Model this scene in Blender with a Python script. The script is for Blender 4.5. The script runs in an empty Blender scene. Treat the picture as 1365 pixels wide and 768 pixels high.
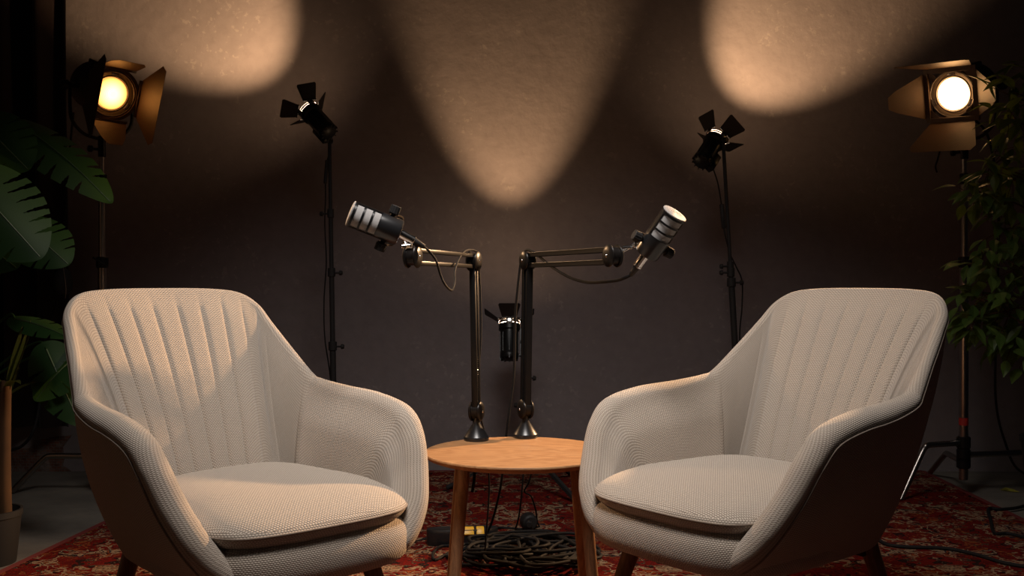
import bpy, bmesh, math, random
from math import sin, cos, pi, radians as R, atan2, sqrt
from mathutils import Vector, Matrix
V = Vector
S = bpy.context.scene
COL = S.collection

# ------------------------------------------------------------ camera, world, key light, exposure
F, CH, PITCH, DW = 1380.0, 0.87, 0.008, 4.69      # focal length in px, camera height, pitch down, wall distance
cam = bpy.data.cameras.new('camera')
cam.sensor_width = 36; cam.lens = F / 1365 * 36; cam.clip_start = .05
camo = bpy.data.objects.new('camera', cam); COL.objects.link(camo)
camo.location = (0, 0, CH); camo.rotation_euler = (pi / 2 - PITCH, 0, 0)
S.camera = camo
S.view_settings.view_transform = 'Standard'; S.view_settings.look = 'None'
S.view_settings.exposure = 0; S.view_settings.gamma = 1; S.view_settings.use_curve_mapping = False
W = bpy.data.worlds.new('world'); S.world = W; W.use_nodes = True
W.node_tree.nodes['Background'].inputs[0].default_value = (.60, .62, .75, 1)
W.node_tree.nodes['Background'].inputs[1].default_value = .004


def aim(o, d, up='Y'):
    o.rotation_euler = V(d).to_track_quat('-Z', up).to_euler()


def area(name, loc, tgt, sx, sy, e, col, spread=180):
    l = bpy.data.lights.new(name, 'AREA'); l.shape = 'RECTANGLE'; l.size = sx; l.size_y = sy
    l.energy = e; l.color = col; l.spread = R(spread)
    o = bpy.data.objects.new(name, l); COL.objects.link(o); o.location = loc; aim(o, V(tgt) - V(loc)); return o


def spot(name, loc, d, ang, blend, e, col, r=.02):
    l = bpy.data.lights.new(name, 'SPOT'); l.spot_size = R(ang); l.spot_blend = blend
    l.energy = e; l.color = col; l.shadow_soft_size = r
    o = bpy.data.objects.new(name, l); COL.objects.link(o); o.location = loc; aim(o, d); return o


area('overhead_softbox', (0.0, 1.75, 2.55), (0, 2.60, .45), .8, .6, 15.5, (1, .93, .88), 92)
LAMP = (1, .60, .31)
UP = (1, .62, .32)
# ------------------------------------------------------------ helpers


def P(px, py, Y):
    """place at distance Y whose direction was read off the photograph"""
    a, b = (px - 682.5) / F, (384 - py) / F
    c, s = cos(PITCH), sin(PITCH)
    d = Y / (c + b * s)
    return V((a * d, Y, CH + d * (b * c - s)))


def G(px, py):
    b = (384 - py) / F; c, s = cos(PITCH), sin(PITCH)
    d = -CH / (b * c - s)
    return V(((px - 682.5) / F * d, d * (c + b * s), 0))


def nod(m): return m.node_tree.nodes, m.node_tree.links


def mat(name, col, rough=.5, metal=0, spec=.5, emit=None, es=0, sheen=0, coat=0):
    m = bpy.data.materials.new(name); m.use_nodes = True
    b = m.node_tree.nodes['Principled BSDF']
    b.inputs['Base Color'].default_value = (*col, 1); b.inputs['Roughness'].default_value = rough
    b.inputs['Metallic'].default_value = metal; b.inputs['Specular IOR Level'].default_value = spec
    b.inputs['Sheen Weight'].default_value = sheen; b.inputs['Coat Weight'].default_value = coat
    if emit:
        b.inputs['Emission Color'].default_value = (*emit, 1); b.inputs['Emission Strength'].default_value = es
    return m


class N:
    """tiny node-graph writer"""
    def __init__(s, m): s.m = m; s.n, s.l = nod(m); s.b = s.n['Principled BSDF']

    def add(s, t, **k):
        n = s.n.new(t)
        for a, v in k.items(): setattr(n, a, v)
        return n

    def put(s, n, i, v):
        if isinstance(v, bpy.types.NodeSocket): s.l.new(v, n.inputs[i])
        elif v is not None: n.inputs[i].default_value = v

    def math(s, op, a, b=None, c=None, clamp=False):
        n = s.add('ShaderNodeMath', operation=op, use_clamp=clamp)
        s.put(n, 0, a); s.put(n, 1, b); s.put(n, 2, c); return n.outputs[0]

    def noise(s, vec, scale, det=3, rough=.5, dist=0):
        n = s.add('ShaderNodeTexNoise'); s.put(n, 'Vector', vec); s.put(n, 'Scale', scale)
        s.put(n, 'Detail', det); s.put(n, 'Roughness', rough); s.put(n, 'Distortion', dist); return n.outputs[0]

    def vor(s, vec, scale, feat='F1', out=0):
        n = s.add('ShaderNodeTexVoronoi', feature=feat); s.put(n, 'Vector', vec); s.put(n, 'Scale', scale); return n.outputs[out]

    def ramp(s, f, stops, interp='LINEAR'):
        n = s.add('ShaderNodeValToRGB'); r = n.color_ramp; r.interpolation = interp
        while len(r.elements) < len(stops): r.elements.new(.5)
        for e, (p, c) in zip(r.elements, stops): e.position = p; e.color = (*c, 1)
        s.put(n, 0, f); return n.outputs[0]

    def mix(s, f, a, b, mode='MIX'):
        n = s.add('ShaderNodeMix', data_type='RGBA', blend_type=mode)
        s.put(n, 0, f)
        for i, v in ((6, a), (7, b)):
            s.put(n, i, (*v, 1) if isinstance(v, tuple) and len(v) == 3 else v)
        return n.outputs[2]

    def mapr(s, f, a, b, c=0., d=1.):
        n = s.add('ShaderNodeMapRange'); s.put(n, 0, f); s.put(n, 1, a); s.put(n, 2, b); s.put(n, 3, c); s.put(n, 4, d); return n.outputs[0]

    def coord(s, k='Object'): return s.add('ShaderNodeTexCoord').outputs[k]

    def scale(s, vec, sc, rot=(0, 0, 0)):
        n = s.add('ShaderNodeMapping'); s.put(n, 0, vec); s.put(n, 2, rot); s.put(n, 3, sc); return n.outputs[0]

    def bump(s, h, dist, st=1.):
        n = s.add('ShaderNodeBump'); s.put(n, 'Height', h); s.put(n, 'Distance', dist); s.put(n, 'Strength', st)
        s.l.new(n.outputs[0], s.b.inputs['Normal'])

    def col(s, c): s.l.new(c, s.b.inputs['Base Color'])
    def rough(s, c): s.l.new(c, s.b.inputs['Roughness'])


def fabric():
    m = mat('woven_fabric', (.6, .5, .42), .95, 0, .15, sheen=.25); g = N(m)
    uv = g.add('ShaderNodeUVMap').outputs[0]
    sp = g.add('ShaderNodeSeparateXYZ'); g.l.new(uv, sp.inputs[0])
    p = .0062
    row = g.math('DIVIDE', sp.outputs[1], p * .58)
    fl = g.math('FLOOR', row)
    x = g.math('ADD', g.math('DIVIDE', sp.outputs[0], p), g.math('MULTIPLY', fl, .5))
    a = g.math('ABSOLUTE', g.math('SINE', g.math('MULTIPLY', x, pi)))
    b = g.math('ABSOLUTE', g.math('SINE', g.math('MULTIPLY', row, pi)))
    h = g.math('POWER', g.math('MULTIPLY', a, b), .6)
    obj = g.coord()
    n1 = g.noise(obj, 260, 2); n2 = g.noise(obj, 9, 3)
    c = g.mix(h, (.20, .155, .12), (.70, .61, .51))
    c = g.mix(g.mapr(n1, .3, .7, 0, .35), c, (.46, .37, .29))
    c = g.mix(g.mapr(n2, .35, .7, 0, .16), c, (.42, .35, .30))
    g.col(c)
    hh = g.math('ADD', h, g.math('MULTIPLY', n2, 1.2))
    g.bump(hh, .0016, .85)
    return m


def wood(name, a, b, sc=(1, 1, 1), rough=.45, k=1.):
    m = mat(name, a, rough, 0, .4); g = N(m)
    v = g.scale(g.coord(), sc)
    d = g.noise(v, 1.6 * k, 3, .55, .4)
    w = g.math('SINE', g.math('MULTIPLY', d, 95))
    f = g.noise(g.scale(v, (1, 14, 1)), 28 * k, 4, .6)
    f2 = g.math('ADD', g.math('MULTIPLY', w, .16), f)
    c = g.ramp(f2, [(.2, b), (.75, a)])
    g.col(c); g.bump(f, .0006, .4)
    return m


M = {}
M['fabric'] = fabric()
M['under'] = mat('dark_base_cloth', (.02, .018, .017), .9)
M['oak'] = wood('oak_top', (.42, .235, .11), (.26, .125, .052), (1.0, 7, 7), .45)
M['leg'] = wood('oak_leg', (.27, .135, .065), (.16, .078, .038), (9, 9, .8), .45)
M['dleg'] = wood('walnut_leg', (.20, .10, .05), (.10, .05, .025), (9, 9, .8), .4)
M['black'] = mat('black_metal', (.007, .0065, .0065), .36, .0, .22)
M['arm'] = mat('black_anodised_metal', (.012, .010, .009), .33, .1, .2)
M['satin'] = mat('satin_black_paint', (.012, .012, .013), .3, 0, .6)
M['rubber'] = mat('black_rubber', (.012, .011, .011), .6, 0, .4)
M['matt'] = mat('matt_black', (.014, .013, .013), .7, 0, .3)
M['chrome'] = mat('chrome', (.75, .72, .70), .16, 1)
M['steel'] = mat('dull_steel', (.34, .31, .29), .3, 1)
M['brass'] = mat('bronzed_housing', (.05, .035, .025), .45, .3, .5)
M['door'] = mat('barn_door_paint', (.065, .036, .019), .5, .1, .4)
M['smalldoor'] = mat('small_barn_door_paint', (.018, .016, .015), .55, .1, .4)
M['cable'] = mat('black_cable', (.009, .008, .008), .7, 0, .2)
M['yellow'] = mat('yellow_socket', (.75, .42, .02), .4)
M['red'] = mat('red_tape', (.35, .02, .015), .5)
for nm, e0, e1, cc in (('lens', 16, 7, (1, .55, .22)), ('lens_amber', 8, 2.0, (1, .40, .085))):
    M[nm] = mat('lit_' + nm, (.9, .6, .3), .3, 0, .5, cc, 8)
M['glow'] = mat('lit_bulb_rim', (.9, .6, .4), .3, 0, .5, (1, .74, .52), 14)
M['mesh'] = mat('silver_grille', (.36, .35, .34), .6, .3)
g = N(M['mesh']); q = g.coord(); u = g.scale(q, (1000, 1000, 1000))
sp = g.add('ShaderNodeSeparateXYZ'); g.l.new(q, sp.inputs[0])
ang = g.math('ARCTAN2', sp.outputs[1], sp.outputs[0])
hh = g.math('MULTIPLY', g.math('SINE', g.math('MULTIPLY', ang, 90)), g.math('SINE', g.math('MULTIPLY', sp.outputs[2], 3300)))
g.col(g.ramp(g.mapr(hh, -1, 1), [(.0, (.16, .15, .15)), (.55, (.42, .405, .395))])); g.bump(hh, .0004, .7)

for nm, e0, e1 in (('lens', 16, 6), ('lens_amber', 11, 1.5)):      # glass burns brightest in front of the bulb
    g = N(M[nm]); sp = g.add('ShaderNodeSeparateXYZ'); g.l.new(g.coord(), sp.inputs[0])
    rr = g.math('SQRT', g.math('ADD', g.math('POWER', sp.outputs[0], 2), g.math('POWER', sp.outputs[1], 2)))
    g.l.new(g.mapr(rr, .015, .062, e0, e1), g.b.inputs['Emission Strength'])
# wall plaster
M['wall'] = mat('grey_plaster', (.2, .18, .18), .75, 0, .25); g = N(M['wall']); q = g.coord()
n1 = g.noise(q, 1.3, 4); n2 = g.noise(q, 22, 5, .6)
c = g.mix(g.mapr(n1, .35, .65), (.180, .154, .156), (.215, .186, .186))
c = g.mix(g.mapr(n2, .4, .7, 0, .25), c, (.12, .10, .10))
fl = g.vor(g.scale(q, (1, 1, 1)), 5.5)
wob = g.noise(q, 34, 4, .65)
spots = g.math('MULTIPLY', g.mapr(fl, .22, .10), g.mapr(wob, .54, .60), clamp=True)
big = g.math('MULTIPLY', g.mapr(g.noise(q, 2.6, 2), .50, .58), g.mapr(g.noise(q, 38, 3, .6), .60, .65), clamp=True)
spots = g.math('MULTIPLY', g.math('ADD', spots, big, clamp=True), .22)
c = g.mix(spots, c, (.40, .36, .32)); g.col(c)
g.bump(g.math('ADD', n2, g.math('MULTIPLY', g.noise(q, 5, 3), 2)), .004, .6)
M['floor'] = mat('worn_concrete', (.12, .105, .09), .7, 0, .3); g = N(M['floor']); q = g.coord()
g.col(g.mix(g.mapr(g.noise(q, 3, 6, .6), .3, .7), (.10, .09, .078), (.20, .18, .15))); g.bump(g.noise(q, 30, 4), .004, .5)
M['curtain'] = mat('dark_curtain', (.045, .03, .028), .95, 0, .1, sheen=.2)
M['brick'] = mat('bare_brick', (.1, .04, .02), .9); g = N(M['brick'])
bt = g.add('ShaderNodeTexBrick'); g.l.new(g.scale(g.coord(), (4, 4, 4), (pi / 2, 0, 0)), bt.inputs[0])
bt.inputs['Color1'].default_value = (.16, .06, .035, 1); bt.inputs['Color2'].default_value = (.10, .045, .03, 1)
bt.inputs['Mortar'].default_value = (.12, .11, .10, 1); g.col(g.mix(g.mapr(g.noise(g.coord(), 18, 4), .5, .6, 0, .7), bt.outputs[0], (.15, .13, .115)))
g.bump(g.noise(g.coord(), 25, 4), .02, .7)

# rug
M['rug'] = mat('persian_rug', (.3, .05, .03), 1.0, 0, .03); g = N(M['rug']); q = g.coord()
sp = g.add('ShaderNodeSeparateXYZ'); g.l.new(q, sp.inputs[0])
mx = g.math('PINGPONG', g.math('ADD', sp.outputs[0], 0.05), .42)
my = g.math('PINGPONG', sp.outputs[1], .55)
cb = g.add('ShaderNodeCombineXYZ'); g.l.new(mx, cb.inputs[0]); g.l.new(my, cb.inputs[1])
wv = g.add('ShaderNodeTexNoise'); g.put(wv, 'Vector', cb.outputs[0]); g.put(wv, 'Scale', 16); g.put(wv, 'Detail', 2)
ad = g.add('ShaderNodeMixRGB', blend_type='LINEAR_LIGHT'); ad.inputs[0].default_value = .075
g.l.new(cb.outputs[0], ad.inputs[1]); g.l.new(wv.outputs[1], ad.inputs[2]); cv = ad.outputs[0]
v1 = g.vor(cv, 8.5); v2 = g.vor(cv, 24); v3 = g.noise(cv, 8, 1, .5, 2.2); v4 = g.vor(cv, 15, 'DISTANCE_TO_EDGE')
RED, CR, OR, NV, DK, GR = (.125, .007, .005), (.25, .165, .10), (.20, .050, .016), (.014, .016, .025), (.016, .007, .006), (.08, .085, .055)
base = g.ramp(v3, [(.0, DK), (.40, RED), (.53, (.085, .005, .004)), (.60, OR), (.66, RED)], 'CONSTANT')
flo = g.ramp(v1, [(.0, OR), (.09, DK), (.12, CR), (.22, RED), (.30, DK), (.33, CR), (.40, NV), (.46, OR), (.52, DK)], 'CONSTANT')
fm = g.math('LESS_THAN', v1, g.mapr(g.noise(cb.outputs[0], 3.2, 1), .35, .65, .05, .62))
c = g.mix(fm, base, flo)
vine = g.math('MULTIPLY', g.math('LESS_THAN', v4, .055), g.math('GREATER_THAN', g.noise(cv, 5, 1), .47))
c = g.mix(vine, c, CR)
sm = g.ramp(v2, [(.0, CR), (.13, OR), (.2, DK), (.27, GR)], 'CONSTANT')
fm2 = g.math('MULTIPLY', g.math('LESS_THAN', v2, .32), g.math('GREATER_THAN', g.noise(cb.outputs[0], 7, 2), .50))
c = g.mix(fm2, c, sm)
c = g.mix(g.mapr(g.noise(q, 130, 2), .42, .62, 0, .55), c, (.03, .012, .010))
g.col(c); g.bump(g.noise(q, 200, 3), .004, .6)
M['rugedge'] = mat('rug_binding', (.12, .008, .006), .95)


def leafmat(name, a, b, rough=.35):
    m = mat(name, a, rough, 0, .28); g = N(m); q = g.coord()
    g.col(g.mix(g.mapr(g.noise(q, 7, 3), .35, .65), a, b))
    out = g.n['Material Output']; tr = g.add('ShaderNodeBsdfTranslucent'); tr.inputs[0].default_value = (b[0] * 2.2, b[1] * 1.8, b[2], 1)
    mx = g.add('ShaderNodeMixShader'); mx.inputs[0].default_value = .3 if 'leaf' in name else 0
    g.l.new(g.b.outputs[0], mx.inputs[1]); g.l.new(tr.outputs[0], mx.inputs[2]); g.l.new(mx.outputs[0], out.inputs[0]); return m


M['monstera'] = leafmat('monstera_leaf', (.012, .040, .010), (.018, .052, .012), .5)
M['rib'] = mat('leaf_rib', (.03, .06, .025), .45)
M['ficus'] = leafmat('ficus_leaf', (.055, .11, .022), (.09, .15, .03), .42)
M['drac'] = leafmat('dracaena_leaf', (.03, .05, .01), (.06, .07, .015), .5)
M['bark'] = leafmat('bark', (.085, .042, .016), (.05, .025, .011), .9)
M['soil'] = mat('soil', (.02, .014, .01), 1)
M['dry'] = mat('dry_leaf', (.35, .33, .05), .6)


def tag(o, label=None, cat=None, group=None, kind=None):
    for k, v in (('label', label), ('category', cat), ('group', group), ('kind', kind)):
        if v: o[k] = v
    return o


def thing(name, label, cat, mtx=None, group=None):
    o = bpy.data.objects.new(name, None); COL.objects.link(o); o.empty_display_size = .05
    if mtx is not None: o.matrix_world = mtx
    return tag(o, label, cat, group)


def mesh(name, bm, m, parent=None, world=False, smooth=True, label=None):
    """link a bmesh as ONE object; world=True: its vertices are in world space"""
    if world and parent is not None:
        mw = parent.matrix_basis.copy(); q = parent.parent
        while q is not None: mw = q.matrix_basis @ mw; q = q.parent
        bm.transform(mw.inverted())
    bmesh.ops.recalc_face_normals(bm, faces=bm.faces)
    me = bpy.data.meshes.new(name); bm.to_mesh(me); bm.free()
    for p in me.polygons: p.use_smooth = smooth
    me.materials.append(m if not isinstance(m, str) else M[m])
    if smooth:
        me.set_sharp_from_angle(angle=R(38))
    o = bpy.data.objects.new(name, me); COL.objects.link(o)
    if parent is not None: o.parent = parent
    if label: o['label'] = label
    return o


def frame(o, z, x=None):
    """matrix with local +Z along z and local +X near x"""
    z = V(z).normalized(); x = V(x) if x is not None else (V((1, 0, 0)) if abs(z.x) < .9 else V((0, 1, 0)))
    x = (x - z * x.dot(z)).normalized(); y = z.cross(x)
    m = Matrix((x, y, z)).transposed().to_4x4(); m.translation = V(o); return m


def lathe(bm, prof, mtx=Matrix(), n=32):
    rows = []
    for r, z in prof:
        rows.append([bm.verts.new(mtx @ V((r * cos(2 * pi * i / n), r * sin(2 * pi * i / n), z))) for i in range(n)] if r > 1e-6
                    else [bm.verts.new(mtx @ V((0, 0, z)))])
    for a, b in zip(rows, rows[1:]):
        for i in range(n):
            j = (i + 1) % n
            if len(a) == 1 and len(b) == 1: continue
            if len(a) == 1: bm.faces.new((a[0], b[i], b[j]))
            elif len(b) == 1: bm.faces.new((a[i], b[0], a[j]))
            else: bm.faces.new((a[i], b[i], b[j], a[j]))
    return bm


def cyl(bm, a, b, r, r2=None, n=20, bev=.0):
    a, b = V(a), V(b); L = (b - a).length; r2 = r if r2 is None else r2
    e = min(bev, r * .5, r2 * .5 if r2 > 1e-5 else bev)
    pr = [(0, 0), (r - e, 0), (r, e), (r2, L - e), (r2 - e, L), (0, L)] if e > 0 else [(0, 0), (r, 0), (r2, L), (0, L)]
    return lathe(bm, pr, frame(a, b - a), n)


def box(bm, mtx, sx, sy, sz, bev=.002):
    r = bmesh.ops.create_cube(bm, size=1)
    for v in r['verts']: v.co = mtx @ V((v.co.x * sx, v.co.y * sy, v.co.z * sz))
    if bev:
        es = list({e for v in r['verts'] for e in v.link_edges})
        bmesh.ops.bevel(bm, geom=es, offset=bev, segments=2, affect='EDGES', profile=.5)
    return bm


def bar(bm, a, b, w, h, side, bev=.001):
    """box from a to b; w measured along 'side'"""
    a, b = V(a), V(b); m = frame((a + b) / 2, b - a, side); return box(bm, m, w, h, (b - a).length, bev)


def crom(pts, n=8, closed=False):
    pts = [V(p) for p in pts]; out = []; L = len(pts)
    for i in range(L if closed else L - 1):
        if closed: p0, p1, p2, p3 = (pts[(i + k - 1) % L] for k in range(4))
        else: p0, p1, p2, p3 = pts[max(i - 1, 0)], pts[i], pts[i + 1], pts[min(i + 2, L - 1)]
        for k in range(n):
            t = k / n
            out.append(.5 * ((2 * p1) + (p2 - p0) * t + (2 * p0 - 5 * p1 + 4 * p2 - p3) * t * t + (3 * p1 - p0 - 3 * p2 + p3) * t ** 3))
    if not closed: out.append(pts[-1])
    return out


def tube(bm, pts, r, n=10, closed=False, smooth=8, r2=None):
    pts = crom(pts, smooth, closed) if smooth else [V(p) for p in pts]
    L = len(pts); rings = []; x = None
    for i, p in enumerate(pts):
        t = (pts[(i + 1) % L] - pts[i - 1]) if closed else (pts[min(i + 1, L - 1)] - pts[max(i - 1, 0)])
        if t.length < 1e-9: t = V((0, 0, 1))
        t.normalize()
        if x is None: x = t.orthogonal().normalized()
        x = (x - t * x.dot(t)); x = x.normalized() if x.length > 1e-6 else t.orthogonal().normalized()
        y = t.cross(x)
        rr = r if r2 is None else r + (r2 - r) * i / (L - 1)
        rings.append([bm.verts.new(p + (x * cos(2 * pi * k / n) + y * sin(2 * pi * k / n)) * rr) for k in range(n)])
    for i in range(L if closed else L - 1):
        a, b = rings[i], rings[(i + 1) % L]
        for k in range(n): bm.faces.new((a[k], b[k], b[(k + 1) % n], a[(k + 1) % n]))
    if not closed:
        bm.faces.new(rings[0][::-1]); bm.faces.new(rings[-1])
    return bm


B = bmesh.new

# ------------------------------------------------------------ the room
def slab(name, x0, x1, y0, y1, z0, z1, m):
    bm = box(B(), Matrix.Translation(((x0 + x1) / 2, (y0 + y1) / 2, (z0 + z1) / 2)), x1 - x0, y1 - y0, z1 - z0, 0)
    return tag(mesh(name, bm, m, smooth=False), kind='structure')


slab('floor', -2.9, 2.9, -1.2, DW + .1, -.1, 0, 'floor')
slab('wall_back', -2.9, 2.9, DW, DW + .1, 0, 3.2, 'wall')
slab('wall_left', -3.0, -2.9, 1.5, DW + .1, 0, 3.2, 'wall')

# rough edge of bare brick where the plaster has come off the foot of the back wall
random.seed(4)
op = [P(x, y, DW) for x, y in ((-20, 600), (10, 603), (28, 598), (44, 597), (46, 587), (70, 583), (96, 580), (84, 596), (86, 611), (84, 620), (96, 633), (104, 634), (128, 631), (150, 640), (150, 645), (60, 648), (-20, 650))]
bm = B(); vs = []
for i, p in enumerate(op):
    vs.append(bm.verts.new((p.x, DW - .006, max(.0, p.z))))
f = bm.faces.new(vs); r = bmesh.ops.extrude_face_region(bm, geom=[f])
for v in [e for e in r['geom'] if isinstance(e, bmesh.types.BMVert)]: v.co.y += .006
tag(mesh('trim_1', bm, 'brick', smooth=False), kind='structure')

# rug
RC = [V((-1.66, 1.5, 0)), V((1.80, 1.5, 0)), V((1.85, 4.66, 0)), V((-1.35, 4.66, 0))]
t = thing('rug', 'red Persian rug with cream and orange flowers lying under the armchairs', 'rug', Matrix.Translation((.1, 3, 0)))
bm = B(); n = 24
gr = [[bm.verts.new(RC[0].lerp(RC[1], i / n).lerp(RC[3].lerp(RC[2], i / n), j / n) + V((0, 0, .008))) for i in range(n + 1)] for j in range(n + 1)]
for j in range(n):
    for i in range(n): bm.faces.new((gr[j][i], gr[j][i + 1], gr[j + 1][i + 1], gr[j + 1][i]))
mesh('rug_pile', bm, 'rug', t, True)
bm = B()
for a, b in zip(RC, RC[1:] + RC[:1]):
    bar(bm, a + V((0, 0, .0045)), b + V((0, 0, .0045)), .022, .009, (b - a).cross(V((0, 0, 1))), 0)
mesh('binding', bm, 'rugedge', t, True, False, 'plain dark red edge')


# curtain
def curtain(name, x0, x1, y, z0, z1, label):
    bm = B(); nx, nz = 150, 26; rows = []
    for j in range(nz + 1):
        z = z0 + (z1 - z0) * j / nz; row = []
        for i in range(nx + 1):
            u = i / nx; x = x0 + (x1 - x0) * u
            f = sin(u * 2 * pi * 6.5 + .5 * sin(z * 1.3)) * .05 + sin(u * 31 + z * .7) * .018
            row.append(bm.verts.new((x + .01 * sin(z * 2), y + f, z)))
        rows.append(row)
    for a, b in zip(rows, rows[1:]):
        for i in range(nx): bm.faces.new((a[i], a[i + 1], b[i + 1], b[i]))
    bmesh.ops.solidify(bm, geom=bm.faces[:], thickness=.003)
    return tag(mesh(name, bm, 'curtain'), label, 'curtain')


curtain('curtain', -2.88, -1.955, 4.56, .22, 3.1, 'dark brown pleated curtain hanging in the far left corner')
bm = tube(B(), [(-2.89, 4.56, 3.1), (-1.93, 4.56, 3.1)], .014, 12, smooth=0)
tag(mesh('curtain_rail', bm, 'steel'), 'steel rail holding the dark curtain up', 'curtain rail')

# ------------------------------------------------------------ armchairs
ST = [  # rim, outer bottom, inner bottom; front foot of the arm round to the middle of the back
    ((.120, -.362, .300), (.12, -.33, .288), (.13, -.34, .31)),
    ((.200, -.374, .332), (.19, -.30, .284), (.20, -.335, .33)),
    ((.253, -.360, .390), (.215, -.24, .282), (.220, -.30, .35)),
    ((.286, -.325, .460), (.226, -.18, .282), (.235, -.25, .365)),
    ((.306, -.285, .534), (.230, -.13, .282), (.240, -.20, .372)),
    ((.313, -.232, .583), (.230, -.08, .282), (.242, -.15, .375)),
    ((.311, -.130, .606), (.228, -.03, .282), (.240, -.08, .375)),
    ((.303, .000, .615), (.222, .04, .282), (.230, -.015, .375)),
    ((.294, .090, .625), (.214, .08, .283), (.214, .035, .375)),
    ((.288, .125, .637), (.208, .10, .284), (.196, .062, .375)),
    ((.272, .205, .703), (.190, .14, .286), (.187, .070, .375)),
    ((.257, .272, .763), (.170, .16, .287), (.177, .077, .375)),
    ((.244, .316, .806), (.145, .175, .288), (.160, .086, .375)),
    ((.205, .350, .836), (.115, .185, .288), (.136, .095, .375)),
    ((.130, .368, .846), (.065, .19, .288), (.084, .108, .375)),
    ((.0, .380, .848), (0, .19, .288), (0, .114, .375)),
]


def shell_bm():
    SUB = 20
    NS_ = len(ST); full = list(ST) + [tuple((-c[0], c[1], c[2]) for c in ST[i]) for i in range(NS_ - 2, -1, -1)]
    cur = [crom([s[k] for s in full], SUB) for k in range(3)]
    n = len(cur[0]); bm = B(); uvl = bm.loops.layers.uv.new('UVMap')
    mid = n // 2; jst = 9 * SUB                               # station where arm meets back
    rows, uvs = [], []; pip = []; obl = []; U = 0; pm = None
    for i in range(n):
        rim, ob, ib = (cur[k][i] for k in range(3))
        T = (cur[0][min(i + 1, n - 1)] - cur[0][max(i - 1, 0)]).normalized()
        D = (rim - (ob + ib) / 2).normalized()
        nn = D.cross(T).normalized()
        if nn.dot(rim - V((0, -.05, rim.z))) < 0: nn = -nn
        u = T.cross(nn).normalized()
        if u.dot(D) < 0: u = -u
        d = abs(i - mid) / (mid)                              # 0 back middle .. 1 front foot
        w = .0135 + .016 * min(1, max(0, (d - .345) * 4.5)) - .006 * min(1, max(0, (d - .9) * 10))
        c = rim - u * w
        row = []
        p0, p1 = ob, c + nn * w
        L = (p1 - p0).length
        for k in range(13):
            t = k / 13
            row.append(p0.lerp(p1, t) + nn * (.11 * L * 4 * t * (1 - t) * .5))
        pip.append(p1 + nn * .001)
        for k in range(11):
            a = pi * k / 10
            row.append(c + (nn * cos(a) + u * sin(a)) * w)
        q0, q1 = c - nn * w, ib
        L = (q1 - q0).length
        isback = jst <= i <= n - 1 - jst
        puff0 = 0
        if isback:
            ii = min(i, n - 1 - i)
            kn = [180, 220, 258, 275, 286, 295, 305]
            kk = max(k for k in range(6) if ii >= kn[k])
            fr = (ii - kn[kk]) / (kn[kk + 1] - kn[kk]); puff0 = (.0012, .0030, .0056, .0056, .0056, .0056)[kk] * max(0, 1 - abs(2 * fr - 1) ** 5) ** .7
        else:
            ed = min(abs(i - jst), abs(i - (n - 1 - jst))) / SUB; puff0 = .016 * min(1, ed / .8) ** .5
        for k in range(1, 27):
            t = k / 26
            e_ = min(1, t / (.16 if isback else .42)); env = e_ * e_ * (3 - 2 * e_)
            row.append(q0.lerp(q1, t) - nn * (puff0 * env + .03 * L * 4 * t * (1 - t)))
        m_ = (rim + ob) / 2
        if pm is not None: U += (m_ - pm).length
        pm = m_; vv = [0]
        for a, b in zip(row, row[1:]): vv.append(vv[-1] + (b - a).length)
        rows.append([bm.verts.new(p) for p in row]); uvs.append([(U, v) for v in vv]); obl.append(ob)
    for i in range(n - 1):
        for k in range(len(rows[0]) - 1):
            f = bm.faces.new((rows[i][k], rows[i + 1][k], rows[i + 1][k + 1], rows[i][k + 1]))
            for lp, q in zip(f.loops, (uvs[i][k], uvs[i + 1][k], uvs[i + 1][k + 1], uvs[i][k + 1])): lp[uvl].uv = q
    for e in (0, n - 1):
        bm.faces.new(rows[e])
    return bm, pip, obl


def sup(phi, n=4.):
    c, s = cos(phi), sin(phi)
    return (abs(c) ** (2 / n) * (1 if c > 0 else -1), abs(s) ** (2 / n) * (1 if s > 0 else -1))


def pad_bm(out, prof, NA=96):
    """outline function and (inset 0..1, z) profile; uv = plan position"""
    bm = B(); uvl = bm.loops.layers.uv.new('UVMap'); rows = []
    for r, zf in prof:
        row = []
        for i in range(NA):
            x, y = out(2 * pi * i / NA)
            cx, cy = 0, -.14
            px, py = cx + (x - cx) * r, cy + (y - cy) * r
            row.append(bm.verts.new((px, py, zf(px, py) if callable(zf) else zf)))
        rows.append(row)
    arc = [0]
    for i in range(NA):
        a, b = out(2 * pi * i / NA), out(2 * pi * (i + 1) / NA); arc.append(arc[-1] + math.hypot(b[0] - a[0], b[1] - a[1]))
    for a, b in zip(rows, rows[1:]):
        for i in range(NA):
            j = (i + 1) % NA; f = bm.faces.new((a[i], a[j], b[j], b[i]))
            side = abs(f.calc_center_median().z) > 0 and abs(a[i].co.z - b[i].co.z) > 1.2 * (a[i].co.xy - b[i].co.xy).length
            for lp in f.loops:
                k = i if lp.vert in (a[i], b[i]) else i + 1
                lp[uvl].uv = (arc[k], lp.vert.co.z) if side else (lp.vert.co.x, lp.vert.co.y)
    for row in (rows[0], rows[-1]):
        f = bm.faces.new(row)
        for lp in f.loops: lp[uvl].uv = lp.vert.co.xy
    return bm


def cush_out(phi):
    sx, sy = sup(phi, 4.4)
    y = -.148 + .238 * sy
    if sy < 0: y -= .018 * (1 - abs(sx) ** 2) * abs(sy)
    wx = .238 + .016 * max(0, -sy) ** 2 - .045 * max(0, (y + .142) / .232)
    return wx * sx * (1 - .0 * sy), y


def base_out(phi):
    sx, sy = sup(phi, 4.6)
    y = -.140 + .252 * sy
    if sy < 0: y -= .012 * (1 - sx * sx)
    return (.254 - .04 * max(0, sy) - .004 * max(0, -sy) ** 3) * sx, y


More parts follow.
